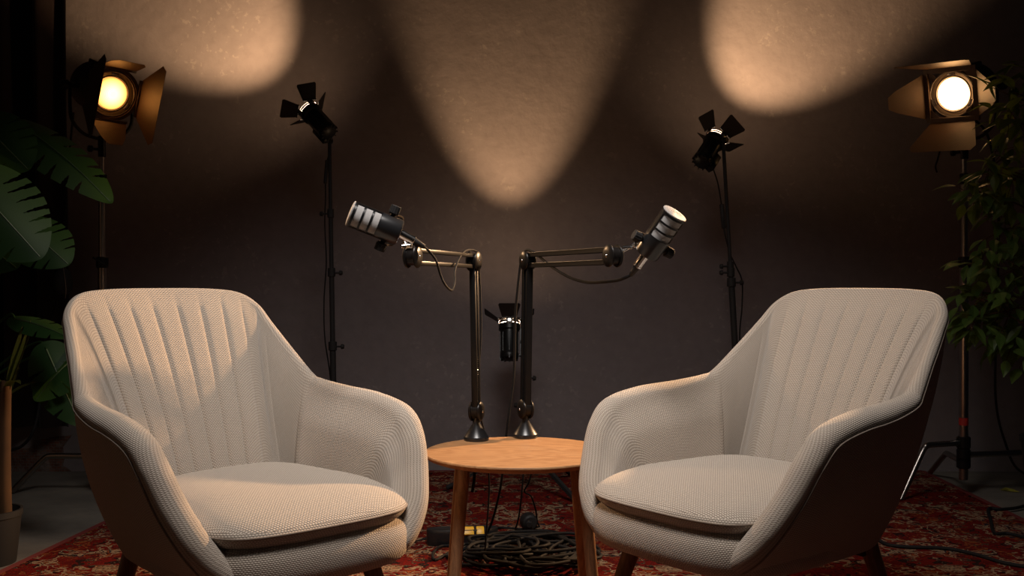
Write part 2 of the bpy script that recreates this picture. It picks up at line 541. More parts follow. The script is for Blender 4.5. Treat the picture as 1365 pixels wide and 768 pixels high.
def make_chair(label, loc, rz):
    t = thing('armchair', label, 'armchair', Matrix.Translation(loc) @ Matrix.Rotation(rz, 4, 'Z'))
    bm, pip, obl = shell_bm()
    sh = mesh('shell', bm, 'fabric', t)
    bm = tube(B(), pip, .0021, 8, smooth=0); mesh('piping', bm, 'fabric', sh)
    bm = B(); vs = [bm.verts.new((p.x * .99, p.y * .99, .285)) for p in obl[::7]]; bm.faces.new(vs)
    bmesh.ops.solidify(bm, geom=bm.faces[:], thickness=.006); mesh('underside', bm, 'under', t, smooth=False)
    # padded seat base
    z0, z1 = .278, .374; prof = []
    for k in range(19):
        a = -pi / 2 + pi * k / 18; cz = abs(cos(a)) ** .55
        prof.append((.80 + .20 * cz, (z0 + z1) / 2 + (z1 - z0) / 2 * (abs(sin(a)) ** .8) * (1 if a > 0 else -1)))
    prof = [(.05, z0), (.4, z0)] + prof + [(.4, z1), (.05, z1)]
    mesh('seat_base', pad_bm(base_out, prof, 120), 'fabric', t)
    # cushion with a seam round its middle

    def seam(x, y): return .404 - .012 * max(0, min(1, (-.22 - y) / .16)) + .010 * max(0, min(1, (y + .1) / .2))
    prof = []
    for k in range(26):                    # bottom, centre to edge
        r = sin(pi / 2 * k / 25) if k else .03
        prof.append((r, (lambda r: lambda x, y: seam(x, y) - .041 * (1 - r ** 8) ** .6)(r)))
    for k in range(25, -1, -1):
        r = sin(pi / 2 * k / 25) if k else .03
        if k == 25: continue
        prof.append((r, (lambda r: lambda x, y: seam(x, y) + .050 * (1 - r ** 3.6) ** .60 + .002 * sin(17 * x) * sin(13 * y))(r)))
    cu = mesh('seat_cushion', pad_bm(cush_out, prof, 140), 'fabric', t)
    ring = []
    for i in range(140):
        x, y = cush_out(2 * pi * i / 140); ring.append(V((x, y, seam(x, y))))
    mesh('piping', tube(B(), ring, .0022, 8, True, 0), 'fabric', cu)
    for sx, y, fx, fy in ((-1, -.26, -.245, -.325), (1, -.26, .245, -.325), (-1, .115, -.215, .205), (1, .115, .215, .205)):
        bm = cyl(B(), (sx * .175, y, .285), (fx, fy, .0105), .021, .013, 20, .002)
        lg = mesh('leg', bm, 'dleg', t)
        br = B(); box(br, Matrix.Translation((sx * .155, y + .0, .268)), .05, .045, .035, .004); mesh('bracket', br, 'black', lg, label='black metal leg bracket')
    return t


make_chair('cream woven armchair left of the side table, warm light striping its back', (-.622, 2.30, 0), .756)
make_chair('cream woven armchair right of the side table, its outer side in dark shade', (.600, 2.39, 0), -.914)

# ------------------------------------------------------------ side table
TY, TH, TR = 2.68, .426, .2445
t = thing('side_table', 'small round oak side table between the two armchairs', 'side table', Matrix.Translation((.018, TY, 0)))
bm = lathe(B(), [(0, TH - .018), (TR - .02, TH - .018), (TR - .007, TH - .013), (TR, TH - .0045), (TR, TH - .002), (TR - .0015, TH), (0, TH)], n=128)
mesh('tabletop', bm, 'oak', t)
for ax, ay, bx, by in ((-.138, -.09, -.170, -.135), (.157, -.09, .192, -.135), (-.152, .09, -.185, .135), (.150, .10, .182, .145)):
    mesh('leg', cyl(B(), (ax, ay, TH - .017), (bx, by, .009), .0165, .0140, 20, .001), 'leg', t)
bm = B(); box(bm, Matrix.Translation((0, 0, TH - .026)), .29, .19, .016, .002); mesh('apron', bm, 'leg', t)


TY, TH = 2.68, .426
# ------------------------------------------------------------ desk microphone arms
K = 1.18


def disc(bm, c, nrm, r=.0235 * 1.18, th=.0075 * 1.18):
    m = frame(c, nrm)
    lathe(bm, [(0, 0), (r * .96, 0), (r, .0015), (r * .97, th * .45), (r * .8, th * .8), (r * .45, th), (0, th)], m, 28)


def mic_arm(label, base, elbow, tip, lean=0):
    base, elbow, tip = V(base), V(elbow), V(tip)
    t = thing('boom_stand', label, 'microphone arm', Matrix.Translation(base))
    d = (tip - elbow); d.z = 0; d.normalize(); n = V((d.y, -d.x, 0))
    if n.y > 0: n = -n
    up = V((0, 0, 1))
    mesh('base', lathe(B(), [(0, 0), (.029, 0), (.0295, .002), (.0295, .008), (.0285, .0095), (.0085, .040), (.008, .052), (0, .052)], Matrix.Translation(base) @ Matrix.Scale(K, 4), 40), 'satin', t, True)
    bj = base + V((0, 0, .068 * K))
    bm = B(); bar(bm, bj - up * .02, bj + up * .012, .013, .014, n); mesh('swivel', bm, 'black', t, True)

    def joint(c, nm, body=True):
        bm = B()
        for s in (-1, 1): disc(bm, c + n * s * .010, n * s)
        if body: cyl(bm, c - n * .0105, c + n * .0105, .021, n=24)
        j = mesh(nm, bm, 'arm', t, True)
        for s in (-1, 1):
            mesh('bolt', cyl(B(), c + n * s * .0155, c + n * s * .0205, .0045, .0036, 12, .0005), 'chrome', j, True, label='bright bolt head')
    joint(bj, 'base_joint')
    joint(elbow, 'elbow_joint')
    joint(tip, 'head_joint')
    for s in (-1, 1):
        bm = B(); o = d * s * .0105
        bar(bm, bj + o + up * .004, elbow + o - up * .006, .0165, .0115, n, .0015); mesh('lower_bar', bm, 'black', t, True)
        bm = B(); o = up * s * .0148
        bar(bm, elbow + o + d * .004, tip + o - d * .004, .014, .0105, n, .0012); mesh('upper_bar', bm, 'arm', t, True)
    # springs between the bars
    bm = B(); pts = []
    a, b = bj + up * .03, bj + up * .15
    for k in range(161):
        q = k / 160; ph = q * 2 * pi * 20; pts.append(a.lerp(b, q) + (n * cos(ph) + d * sin(ph)) * .0045)
    tube(bm, pts, .0010, 5, smooth=0); mesh('spring', bm, 'steel', t, True)
    bm = B(); bar(bm, elbow - up * .055 + n * .0068, elbow - up * .035 + n * .0068, .0025, .0045, d, 0)
    return t, d, n


lb = P(635, 577.5, 2.86); lb.z = TH; le = P(631.5, 348, 2.86); lt = P(550, 342, 2.43)
rb = P(700.5, 574, 2.91); rb.z = TH; re_ = P(703.5, 347, 2.91); rt = P(817, 341, 2.47)
mic_arm('black scissor microphone arm on the left of the table, reaching left', lb, le, lt)
mic_arm('black scissor microphone arm on the right of the table, reaching right', rb, re_, rt)


# ------------------------------------------------------------ microphones
def microphone(label, back, axis, knob, yk, tip):
    """local +Z = axis of the capsule, origin at the rear end"""
    m = frame(back, axis, knob) @ Matrix.Scale(K, 4); t = thing('microphone', label, 'microphone', m)
    r = .0262
    mesh('body', lathe(B(), [(0, 0), (.020, 0), (.0245, .0015), (r, .005), (r, .046), (0, .046)], n=48), 'satin', t)
    # slotted cage
    bm = B(); zs = [.046]
    wins = []
    z = .0475
    for k in range(3): wins.append((z, z + .0135)); z += .0178
    na = 64; zl = sorted({.045, *[q for w in wins for q in w], z + .0005})
    zl2 = []
    for a, b in zip(zl, zl[1:]): zl2 += [a, (a + b) / 2]
    zl2.append(zl[-1])
    rows = [[bm.verts.new(((r) * cos(2 * pi * i / na), (r) * sin(2 * pi * i / na), zz)) for i in range(na)] for zz in zl2]
    for (za, a), (zb, b) in zip(zip(zl2, rows), zip(zl2[1:], rows[1:])):
        for i in range(na):
            am = (i + .5) / na * 360 % 180                   # ribs near 0 and 180 degrees
            rib = am < 20 or am > 160
            win = any(w[0] - 1e-6 <= (za + zb) / 2 <= w[1] + 1e-6 for w in wins)
            if win and not rib: continue
            bm.faces.new((a[i], a[(i + 1) % na], b[(i + 1) % na], b[i]))
    bmesh.ops.solidify(bm, geom=bm.faces[:], thickness=.0022)
    mesh('cage', bm, 'satin', t)
    e = zl[-1]
    gl = mesh('grille', lathe(B(), [(0, .046), (.0235, .046), (.0235, e), (.0255, e + .0008), (.0262, e + .0022), (.0255, e + .0036), (.018, e + .0052), (.0, e + .006)], n=64), 'mesh', t, label='silver wire mesh')
    for s in (-1, 1):
        bm = B(); cyl(bm, (s * .024, 0, .026), (s * .034, 0, .026), .0055, n=20)
        cyl(bm, (s * .0315, 0, .026), (s * .0475, 0, .026), .0108, .0102, 28, .001)
        for k in range(14):
            a = 2 * pi * k / 14
            cyl(bm, (s * .032, .0106 * cos(a), .026 + .0106 * sin(a)), (s * .047, .0100 * cos(a), .026 + .0100 * sin(a)), .0009, n=6)
        mesh('knob', bm, 'matt', t)
    # yoke swung round the knobs by yk
    c, s_ = cos(yk), sin(yk)
    def Y(x, q): return V((x, s_ * q, .026 - c * q))
    pts = crom([Y(-.031, -.006), Y(-.031, .02), Y(-.028, .034), Y(-.014, .042), Y(0, .043), Y(.014, .042), Y(.028, .034), Y(.031, .02), Y(.031, -.006)], 6)
    bm = B(); rows = []; wd = V((0, c, s_))
    for i, p in enumerate(pts):
        tt = (pts[min(i + 1, len(pts) - 1)] - pts[max(i - 1, 0)]).normalized(); nn = tt.cross(wd)
        rows.append([bm.verts.new(p + wd * a * .0075 + nn * b * .0016) for a, b in ((-1, -1), (1, -1), (1, 1), (-1, 1))])
    for a, b in zip(rows, rows[1:]):
        for k in range(4): bm.faces.new((a[k], b[k], b[(k + 1) % 4], a[(k + 1) % 4]))
    bm.faces.new(rows[0]); bm.faces.new(rows[-1][::-1])
    yo = mesh('yoke', bm, 'brass', t)
    apex = m @ Y(0, .043); mid = m @ Y(0, .058)
    tip = V(tip)
    bm = B(); cyl(bm, apex, mid, .0095, .0082, 24, .001); mesh('threaded_mount', bm, 'brass', yo, True)
    bm = B(); tube(bm, [mid, mid.lerp(tip, .5) + V((0, 0, -.004)), tip], .0042, 12); 
    cyl(bm, mid.lerp(tip, .3) + V((0, 0, -.012)), mid.lerp(tip, .3) + V((0, 0, .008)), .0045, n=16, bev=.001)
    cyl(bm, mid.lerp(tip, .55) + V((-.013, -.004, -.003)), mid.lerp(tip, .55) + V((.012, .003, 0)), .0052, n=16, bev=.001)
    mesh('swivel_bolt', bm, 'chrome', yo, True, label='shiny swivel bolt')
    return t, m


def xlr(parent, m, out):
    """plug on the rear of a microphone; returns where the lead leaves the boot"""
    a = m @ V((0, 0, .002)); KK = K; ax = (m.to_3x3() @ V((0, 0, -1))).normalized(); ax = (ax + V(out)).normalized()
    bm = B(); cyl(bm, a - ax * .002, a + ax * .030 * K, .0095 * K, .0092 * K, 28, .0008)
    box(bm, frame(a + ax * .012, ax) @ Matrix.Scale(K, 4) @ Matrix.Translation((.0, -.0092, 0)), .006, .003, .012, .0006)
    p = mesh('plug', bm, 'chrome', parent, True, label='bright steel plug')
    bm = B(); cyl(bm, a + ax * .029 * K, a + ax * .033 * K, .0098 * K, n=28, bev=.0005); mesh('plug_ring', bm, 'chrome', p, True)
    b = a + ax * .033 * K
    bm = B(); cyl(bm, b, b + ax * .024 * K, .0078 * K, .0045 * K, 24, .0006); mesh('boot', bm, 'rubber', p, True)
    return b + ax * .022 * K


lm, lmm = microphone('silver and black studio microphone at left, its front pointing left', P(533.5, 311, 2.41), (-.915, -.17, .366), (.40, -.05, .91), R(62), lt)
rm, rmm = microphone('silver and black studio microphone at right, its front pointing up right', P(861, 339.5, 2.47), (.50, -.38, .775), (-.85, -.3, .40), R(-78), rt)


def lead(name, label, pts, r=.003, m='cable', cat='cable', group=None):
    return tag(mesh(name, tube(B(), pts, r, 9), m), label, cat, group)


LC = thing('microphone_cable', 'black cable of the left microphone, looping below the arm and down its post', 'cable', Matrix.Translation(lb))
q = xlr(LC, lmm, (.0, 0, -.14))
mesh('lead', tube(B(), [q, P(572, 335, 2.431), P(581, 347, 2.443), P(587, 366, 2.466), P(593, 379, 2.478), P(602, 387, 2.537), P(606, 376, 2.596), P(606, 362, 2.643), P(611, 347, 2.702),
     P(618, 336, 2.785), P(627, 333, 2.844), P(637, 338, 2.879), P(638.5, 360, 2.897), P(640.5, 395, 2.903), P(641, 450, 2.903), P(637, 500, 2.897), P(633, 526, 2.891), P(640, 555, 2.921), P(646, 578, 2.950), P(648, 600, 2.974), P(652, 640, 3.021), (-.07, 3.05, .20), (-.08, 3.1, .03), (-.05, 3.2, .018)], .0028, 9), 'cable', LC, True)
RCb = thing('microphone_cable', 'black cable of the right microphone, sagging along the arm and hanging behind', 'cable', Matrix.Translation(rb))
q = xlr(RCb, rmm, (-.03, 0, 0))
mesh('lead', tube(B(), [q, P(833, 370.5, 2.502), P(822, 374, 2.525), P(803, 376, 2.561), P(783, 376.5, 2.620), P(762, 371, 2.679), P(742, 360, 2.738), P(726, 348, 2.808), P(714, 338, 2.856), P(705, 333.2, 2.915),
     P(698, 337, 2.974), P(694, 352, 3.009), P(690.5, 380, 3.021), P(687, 420, 3.033), P(686, 470, 3.033), P(684, 510, 3.033), P(678, 555, 3.033), P(674.5, 585, 3.044), P(670, 630, 3.068), P(664, 665, 3.127), P(652, 705, 3.245), P(632, 735, 3.481), tuple(G(615, 748) + V((0, 0, .016))), tuple(G(640, 752) + V((0, 0, .016)))], .0038, 9), 'cable', RCb, True)


# ------------------------------------------------------------ lamps
def door_bm(w0, w1, L, cham=0, th=.0012):
    """leaf in local XY: hinge along X at y=0, length along +Y"""
    bm = B()
    pts = [(-w0 / 2, 0), (w0 / 2, 0), (w1 / 2, L * (1 - cham)), (w1 / 2 - L * cham * .6, L), (-w1 / 2 + L * cham * .6, L), (-w1 / 2, L * (1 - cham))] if cham else [(-w0 / 2, 0), (w0 / 2, 0), (w1 / 2, L), (-w1 / 2, L)]
    f = bm.faces.new([bm.verts.new((x, y, 0)) for x, y in pts])
    r = bmesh.ops.extrude_face_region(bm, geom=[f])
    for v in [e for e in r['geom'] if isinstance(e, bmesh.types.BMVert)]: v.co.z += th
    for sx in (-.3, .3):
        cyl(bm, (sx * w0 - .012, .001, 0), (sx * w0 + .012, .001, 0), .0035, n=10)
    return bm


def add_doors(t, y, half, specs, m):
    """specs: side angle(deg about the beam; 0=top), hinge width, outer width, length, chamfer, opening angle"""
    for a, w0, w1, L, ch, op in specs:
        bm = door_bm(w0, w1, L, ch)
        # local frame: beam = -Z of world? beam is local +Z here
        M1 = Matrix.Rotation(R(-a), 4, 'Z') @ Matrix.Translation((0, half, y)) @ Matrix.Rotation(R(90 - op), 4, 'X')
        bm.transform(M1); mesh('barn_door', bm, m, t, smooth=False)


def lampframe(o, d, roll=0):
    """local +Z = beam, local +Y = up"""
    z = V(d).normalized(); y = V((0, 0, 1)); y = (y - z * y.dot(z)).normalized(); x = y.cross(z)
    m = Matrix((x, y, z)).transposed().to_4x4(); m.translation = V(o)
    return m @ Matrix.Rotation(R(roll), 4, 'Z')


def fresnel(label, loc, d, roll, square, doors, energy, pole, yz):
    m = lampframe(loc, d, roll); t = thing('studio_spotlight', label, 'studio light', m)
    bm = lathe(B(), [(0, -.21), (.07, -.21), (.085, -.20), (.092, -.19), (.092, -.03), (.098, -.028), (.098, .0), (.091, .004), (.086, .0), (.084, -.03), (.0, -.035)], n=48)
    for k in range(7):
        z = -.18 + k * .02; lathe(bm, [(.0925, z), (.099, z + .002), (.099, z + .006), (.0925, z + .008)], n=40)
    box(bm, Matrix.Translation((0, .092, -.11)), .09, .03, .12, .006)
    mesh('housing', bm, 'brass', t)
    # stepped lens
    pr = [(0, .014)]
    for k in range(9):
        r0 = .012 + k * .006; h = .013 - .0016 * k
        pr += [(r0, h), (r0 + .0003, h - .0022)]
    pr += [(.064, -.004), (.0645, -.012), (0, -.014)]
    mesh('lens', lathe(B(), pr, n=56), 'lens' if square else 'lens_amber', t, label='glowing round lens')
    bm = B(); tube(bm, [(.0705 * cos(a), .0705 * sin(a), -.004) for a in [2 * pi * i / 48 for i in range(48)]], .0035, 8, True, 0)
    tube(bm, [(.089 * cos(a), .089 * sin(a), .006) for a in [2 * pi * i / 56 for i in range(56)]], .0022, 8, True, 0)
    for a in (90, 200, 330):
        box(bm, Matrix.Rotation(R(a), 4, 'Z') @ Matrix.Translation((.079, 0, .001)), .010, .03, .006, .001)
    mesh('lens_clips', bm, 'steel', t)
    hs = .100
    bm = B()
    if square:
        for s in (-1, 1):
            box(bm, Matrix.Translation((s * .098, 0, .012)), .018, .214, .014, .001)
            box(bm, Matrix.Translation((0, s * .098, .012)), .178, .018, .014, .001)
        for sx in (-1, 1):
            for sy in (-1, 1): box(bm, Matrix.Translation((sx * .079, sy * .079, .012)) @ Matrix.Rotation(pi / 4, 4, 'Z'), .022, .05, .003, 0)
    else:
        lathe(bm, [(.094, .0), (.108, .0), (.108, .014), (.094, .014), (.094, .0)], n=48)
        for a in range(4): box(bm, Matrix.Rotation(a * pi / 2, 4, 'Z') @ Matrix.Translation((0, .103, .012)), .15, .008, .014, .001)
    mesh('front_frame', bm, 'door', t, smooth=not square)
    add_doors(t, .018, .108, doors, 'door')
    # yoke in a vertical plane
    xx = (m.to_3x3() @ V((1, 0, 0))); xx.z = 0; xx.normalize(); c = m @ V((0, 0, -.10)); w = .128; up = V((0, 0, 1))
    pts = [c - xx * w + up * .01, c - xx * w - up * .08, c - xx * w * .93 - up * .14, c - xx * w * .6 - up * .185, c - xx * w * .2 - up * .2, c + xx * w * .2 - up * .2, c + xx * w * .6 - up * .185, c + xx * w * .93 - up * .14, c + xx * w - up * .08, c + xx * w + up * .01]
    bm = tube(B(), pts, .007, 10); mesh('yoke', bm, 'black', t, True)
    for s in (-1, 1):
        bm = B(); cyl(bm, c + xx * s * .09, c + xx * s * .140, .010, n=16); cyl(bm, c + xx * s * .136, c + xx * s * .165, .02, .017, 12, .003)
        mesh('tilt_knob', bm, 'black', t, True)
    bm = B(); cyl(bm, c - up * .275, c - up * .19, .015, n=18, bev=.002); cyl(bm, c - up * .245 - xx * .05, c - up * .245, .006, n=10); cyl(bm, c - up * .245 - xx * .055, c - up * .245 - xx * .04, .014, n=10, bev=.002)
    mesh('spigot_clamp', bm, 'black', t, True)
    s = spot('spotlight_beam', m @ V((0, 0, .022)), d, 62, .55, energy, LAMP, .055)
    return c - up * .262


# left head aims over at the right chair, right head at the left chair
LH = P(149, 125, 4.12); RH = P(1270, 125.5, 4.1)
ldir = V((.50, 2.0, .62)) - LH; rdir = V((-.85, 1.95, .72)) - RH
lfoot = fresnel('glowing spotlight with barn doors at far left in front of the curtain', LH, ldir, -3, False,
                [(0, .145, .135, .12, .25, 20), (90, .155, .32, .15, .18, 6), (180, .145, .10, .12, .3, 38), (270, .155, .32, .15, .18, 4)], 78, None, 0)
rfoot = fresnel('glowing spotlight in a square frame at far right above the leafy tree', RH, rdir, -3, True,
                [(0, .18, .30, .16, .12, 12), (90, .18, .085, .16, .2, 48), (180, .18, .27, .15, .15, 40), (270, .18, .085, .16, .2, 30)], 620, None, 0)


def cstand(label, top, feet, red=False):
    x, y = top.x, top.y
    t = thing('light_stand', label, 'light stand', Matrix.Translation((x, y, 0)))
    bm = B(); cyl(bm, (x, y, .065), (x, y, .95), .0175, n=24, bev=.001); mesh('column', bm, 'steel', t, True)
    bm = B(); cyl(bm, (x, y, .94), (x, y, 1.30), .0135, n=20); cyl(bm, (x, y, 1.28), (x, y, top.z), .009, n=20, bev=.001); mesh('riser', bm, 'steel', t, True)
    for z, r in ((.94, .024), (1.275, .019)):
        bm = B(); cyl(bm, (x, y, z - .022), (x, y, z + .022), r, n=20, bev=.003)
        cyl(bm, (x, y - r, z), (x + .01, y - r - .022, z), .005, n=10)
        w = V((x + .01, y - r - .022, z)); bar(bm, w + V((-.028, 0, .018)), w + V((.028, 0, -.018)), .01, .006, (0, 1, 0), .002)
        mesh('collar', bm, 'black', t, True)
    for k, (fx, fy, z, fr) in enumerate(feet):
        a = V((x, y, z)); f = V((fx, fy, .011)); s = a.lerp(V((fx, fy, z)), fr)
        s0 = a.lerp(s, .92); s1 = s.lerp(f, .16)
        bm = B(); tube(bm, [a, a.lerp(s0, .5), s0, (s * 2 + s0 + s1) / 4, s1, s1.lerp(f, .5), f], .0115, 12)
        lg = mesh('leg', bm, 'steel', t, True)
        bm = B(); cyl(bm, a - V((0, 0, .024)), a + V((0, 0, .024)), .027, n=20, bev=.004); mesh('leg_hub', bm, 'black', lg, True)
    if red:
        bm = B(); cyl(bm, (x, y, .285), (x, y, .315), .0185, n=24); mesh('tape', bm, 'red', t, True, label='red tape band')
    return t


cstand('steel light stand with bent legs behind the left armchair', lfoot, [(-2.03, 4.20, .155, .62), (-1.42, 4.0, .185, .62), (-1.68, 4.62, .125, .5)])
cstand('steel light stand with bent legs and red tape right of the right armchair', rfoot, [(1.52, 4.04, .215, .62), (1.86, 4.60, .135, .5), (2.42, 4.28, .165, .6)], True)


def smalllight(label, loc, d, half, energy, doors, clampdir, knob, blend=.75):
    m = lampframe(loc, d, -20 if d.x else 0); t = thing('small_spotlight', label, 'studio light', m)    # origin at the front glass
    bm = lathe(B(), [(0, -.150), (.030, -.150), (.036, -.146), (.038, -.138), (.038, -.125), (.0365, -.123), (.0365, -.03), (.044, -.026), (.044, -.004), (.040, -.002), (.040, -.02), (0, -.022)], n=36)
    for k in range(8):
        a = 2 * pi * k / 8; cyl(bm, (.0368 * cos(a), .0368 * sin(a), -.12), (.0368 * cos(a), .0368 * sin(a), -.04), .0022, n=6)
    for k in range(12):
        a = 2 * pi * k / 12; box(bm, Matrix.Rotation(a, 4, 'Z') @ Matrix.Translation((.033, 0, -.142)), .012, .003, .02, 0)
    box(bm, Matrix.Translation((0, -.044, -.10)), .03, .03, .085, .004)
    mesh('housing', bm, 'black', t)
    mesh('glass', lathe(B(), [(0, .014), (.014, .0125), (.027, .008), (.036, .001), (.039, -.006), (0, -.008)], n=40), 'glow', t, label='glowing front glass')
    bm = B()
    for z, rr in ((.002, .0415), (.012, .0425)):
        tube(bm, [(rr * cos(a), rr * sin(a), z) for a in [2 * pi * i / 40 for i in range(40)]], .0018, 8, True, 0)
    for a in range(4):
        box(bm, Matrix.Rotation(a * pi / 2, 4, 'Z') @ Matrix.Translation((0, .044, .004)), .026, .004, .026, .001)
    mesh('door_ring', bm, 'chrome', t)
    add_doors(t, .016, .046, doors, 'smalldoor')
    x, y, z = (m.to_3x3() @ V(c) for c in ((1, 0, 0), (0, 1, 0), (0, 0, 1)))
    cd = (x * clampdir[0] + y * clampdir[1]).normalized()
    b0 = m @ V((0, 0, -.02)) + cd * .047; b1 = m @ V((0, 0, -.135)) + cd * .049
    bm = B(); bar(bm, b0, b1, .008, .012, cd, .001); tube(bm, [m @ V((0, 0, -.02)) + cd * .03, b0], .005, 8, smooth=2); tube(bm, [m @ V((0, 0, -.13)) + cd * .03, b1], .005, 8, smooth=2)
    mesh('bracket', bm, 'black', t, True)
    k0 = b0.lerp(b1, knob)
    bm = B(); cyl(bm, k0 - cd * .004, k0 + cd * .02, .009, n=14, bev=.001); cyl(bm, k0 + cd * .018, k0 + cd * .034, .013, .011, 10, .002)
    mesh('tilt_knob', bm, 'black', t, True)
    spot('spotlight_beam', m @ V((0, 0, .018)), d, half * 2, blend, energy, UP, .016)
    spot('spotlight_spill', m @ V((0, 0, .018)), d, 150, 1, energy * .05, UP, .03)
    return k0 + cd * .012


def tripod(label, foot, top, knobs, feet, hub, r=.0125):
    foot, top = V(foot), V(top); t = thing('light_stand', label, 'light stand', Matrix.Translation(foot))
    def at(z): return foot.lerp(top, z / top.z)
    zk = [k[0] for k in knobs] + [top.z]
    bm = B(); cyl(bm, at(hub - .05), at(zk[0]), r, n=18, bev=.001); mesh('pole', bm, 'matt', t, True)
    rr = r
    for a, b in zip(zk, zk[1:]):
        rr *= .84; bm = B(); cyl(bm, at(a - .02), at(b), rr, n=16); mesh('pole_section', bm, 'matt', t, True)
    rr = r
    for z, s in knobs:
        c = at(z); bm = B(); cyl(bm, c - V((0, 0, .018)), c + V((0, 0, .018)), rr + .005, n=18, bev=.002)
        k = c + V((s * (rr + .004), -.004, -.002)); cyl(bm, k, k + V((s * .022, 0, 0)), .004, n=8); cyl(bm, k + V((s * .018, 0, 0)), k + V((s * .031, 0, 0)), .011, .009, 10, .002)
        mesh('collar', bm, 'matt', t, True); rr *= .84
    h = at(hub); bm = B(); cyl(bm, h - V((0, 0, .02)), h + V((0, 0, .02)), r + .008, n=18, bev=.003); mesh('leg_hub', bm, 'matt', t, True)
    for fx, fy in feet:
        f = V((fx, fy, .016)); dr = (f - h).normalized()
        bm = B(); bar(bm, h + dr * .01, f, .016, .010, dr.cross(V((0, 0, 1))), .002)
        lg = mesh('leg', bm, 'matt', t, True)
        bm = B(); cyl(bm, f - dr * .03, f + dr * .004, .0095, n=12, bev=.003); mesh('rubber_foot', bm, 'rubber', lg, True)
    return t


sd = [(0, .06, .090, .068, .1, 52), (90, .06, .090, .068, .1, 56), (180, .06, .090, .068, .1, 52), (270, .06, .090, .068, .1, 56)]
# left, middle and right uplights that wash the wall
d1, d2, d3 = V((-.614, .46, .639)), V((0, .32, .947)), V((.495, .532, .684))
k1 = smalllight('small black uplight with barn doors on the stand behind the left armchair', P(413, 149, 4.22), d1, 31, 85, sd, (-.5, -1), .9)
k2 = smalllight('small black uplight behind the table, seen between the microphone arms', P(679, 432, 4.25), d2, 24, 95, sd, (-1, 0), .5)
k3 = smalllight('small black uplight with barn doors on the leaning stand left of the right armchair', P(954, 186, 4.2), d3, 30, 85, sd, (-1, -.1), .15)
tripod('slim black stand rising behind the left armchair', (k1.x + .02, k1.y, 0), k1, [(.60, 1), (.90, 1), (1.14, -1)], [(-.50, 4.02), (-.72, 4.56), (-1.0, 4.05)], .32)
tripod('short black tripod stand behind the side table, hidden by the right arm post', (k2.x + .015, k2.y, 0), k2 + V((.0, 0, 0)), [(.36, -1), (.47, 1)], [(-.265, 4.25), (.25, 3.98), (.26, 4.54)], .19)
tripod('leaning black stand rising behind the right armchair', (k3.x + .085, k3.y, 0), k3, [(.86, 1), (.90, -1), (.925, -1)], [(.66, 4.05), (.98, 4.56), (1.2, 4.0)], .32)
lead('lamp_cable', 'thin black cable hanging beside the stand behind the left armchair', [P(441, 178, 4.24), P(440, 200, 4.25), P(434, 225, 4.25), P(434, 262, 4.25), P(433, 300, 4.25), P(435, 350, 4.25), P(432, 400, 4.25), P(433, 450, 4.25), P(440, 500, 4.25), P(444, 560, 4.25), (-.75, 4.25, .1), (-.78, 4.1, .012)], .0028)
lead('lamp_cable', 'thin black cable twisting round the leaning stand behind the right armchair', [P(951, 226, 4.16), P(957, 245, 4.16), P(962, 275, 4.16), P(965, 305, 4.15), P(972, 335, 4.14), P(981, 355, 4.15), P(989, 375, 4.16), P(989, 410, 4.16), P(986, 450, 4.18), P(990, 520, 4.2), (.95, 4.2, .1), (1.0, 4.1, .012)], .0028)
bm = cyl(B(), P(962, 272, 4.165), P(965, 305, 4.16), .0095, n=14, bev=.003)
tag(mesh('cable_adapter', bm, 'rubber'), 'black inline switch on the thin cable of the leaning stand', 'cable switch')
bm = cyl(B(), P(436, 213, 4.25), P(433.5, 245, 4.25), .0075, n=14, bev=.003)
tag(mesh('cable_adapter', bm, 'rubber'), 'black inline switch on the cable beside the left stand', 'cable switch')
lead('lamp_cable', 'dark cable hanging down from the right spotlight beside its stand', [P(1300, 160, 4.25), P(1318, 185, 4.28), P(1330, 260, 4.3), P(1330, 380, 4.3), P(1327, 470, 4.3), P(1328, 540, 4.3), P(1340, 590, 4.28), P(1360, 628, 4.25), (2.3, 4.3, .012)], .005)
lead('lamp_cable', 'dark cable hanging from the left spotlight down behind the plants', [P(98, 150, 4.25), P(95, 180, 4.25), P(90, 230, 4.25), P(86, 300, 4.25), P(83, 350, 4.2)], .0045)
lead('safety_chain', 'short dark safety chain hanging under the right spotlight', [P(1253, 200, 4.2), P(1250, 212, 4.2), P(1247, 222, 4.2), P(1249, 230, 4.2)], .0035)

# ------------------------------------------------------------ floor clutter
t = thing('power_strip', 'black power strip with yellow sockets on the rug under the table', 'power strip', Matrix.Translation(G(615, 728)))
c = G(616, 730); ca = frame(c + V((0, .02, .032)), (0, 0, 1), (1, .12, 0))
bm = B(); rows = []
for k in range(11):
    a = -pi / 2 + pi * k / 10; z = .028 * sin(a); e = .75 + .25 * cos(a) ** .6
    rows.append([bm.verts.new(ca @ V((sup(2 * pi * i / 48, 3.2)[0] * .117 * (.9 + .1 * e), sup(2 * pi * i / 48, 3.2)[1] * .034 * e, z))) for i in range(48)])
for a, b in zip(rows, rows[1:]):
    for i in range(48): bm.faces.new((a[i], a[(i + 1) % 48], b[(i + 1) % 48], b[i]))
bm.faces.new(rows[0]); bm.faces.new(rows[-1])
mesh('case', bm, 'satin', t, True)
for x, w in ((.012, .048), (.056, .026)):
    bm = B(); box(bm, ca @ Matrix.Translation((x, -.0245, .021)) @ Matrix.Rotation(R(50), 4, 'X'), w, .030, .014, .003)
    mesh('socket', bm, 'yellow', t, True, label='yellow socket cover')
lead('cable', 'black cord running left from the power strip to the left armchair', [G(577, 722) + V((0, 0, .02)), G(560, 724) + V((0, 0, .008)), G(545, 730) + V((0, 0, .012)), G(525, 746) + V((0, 0, .012)), G(505, 760) + V((0, 0, .012)), G(470, 790) + V((0, 0, .012))], .0045)
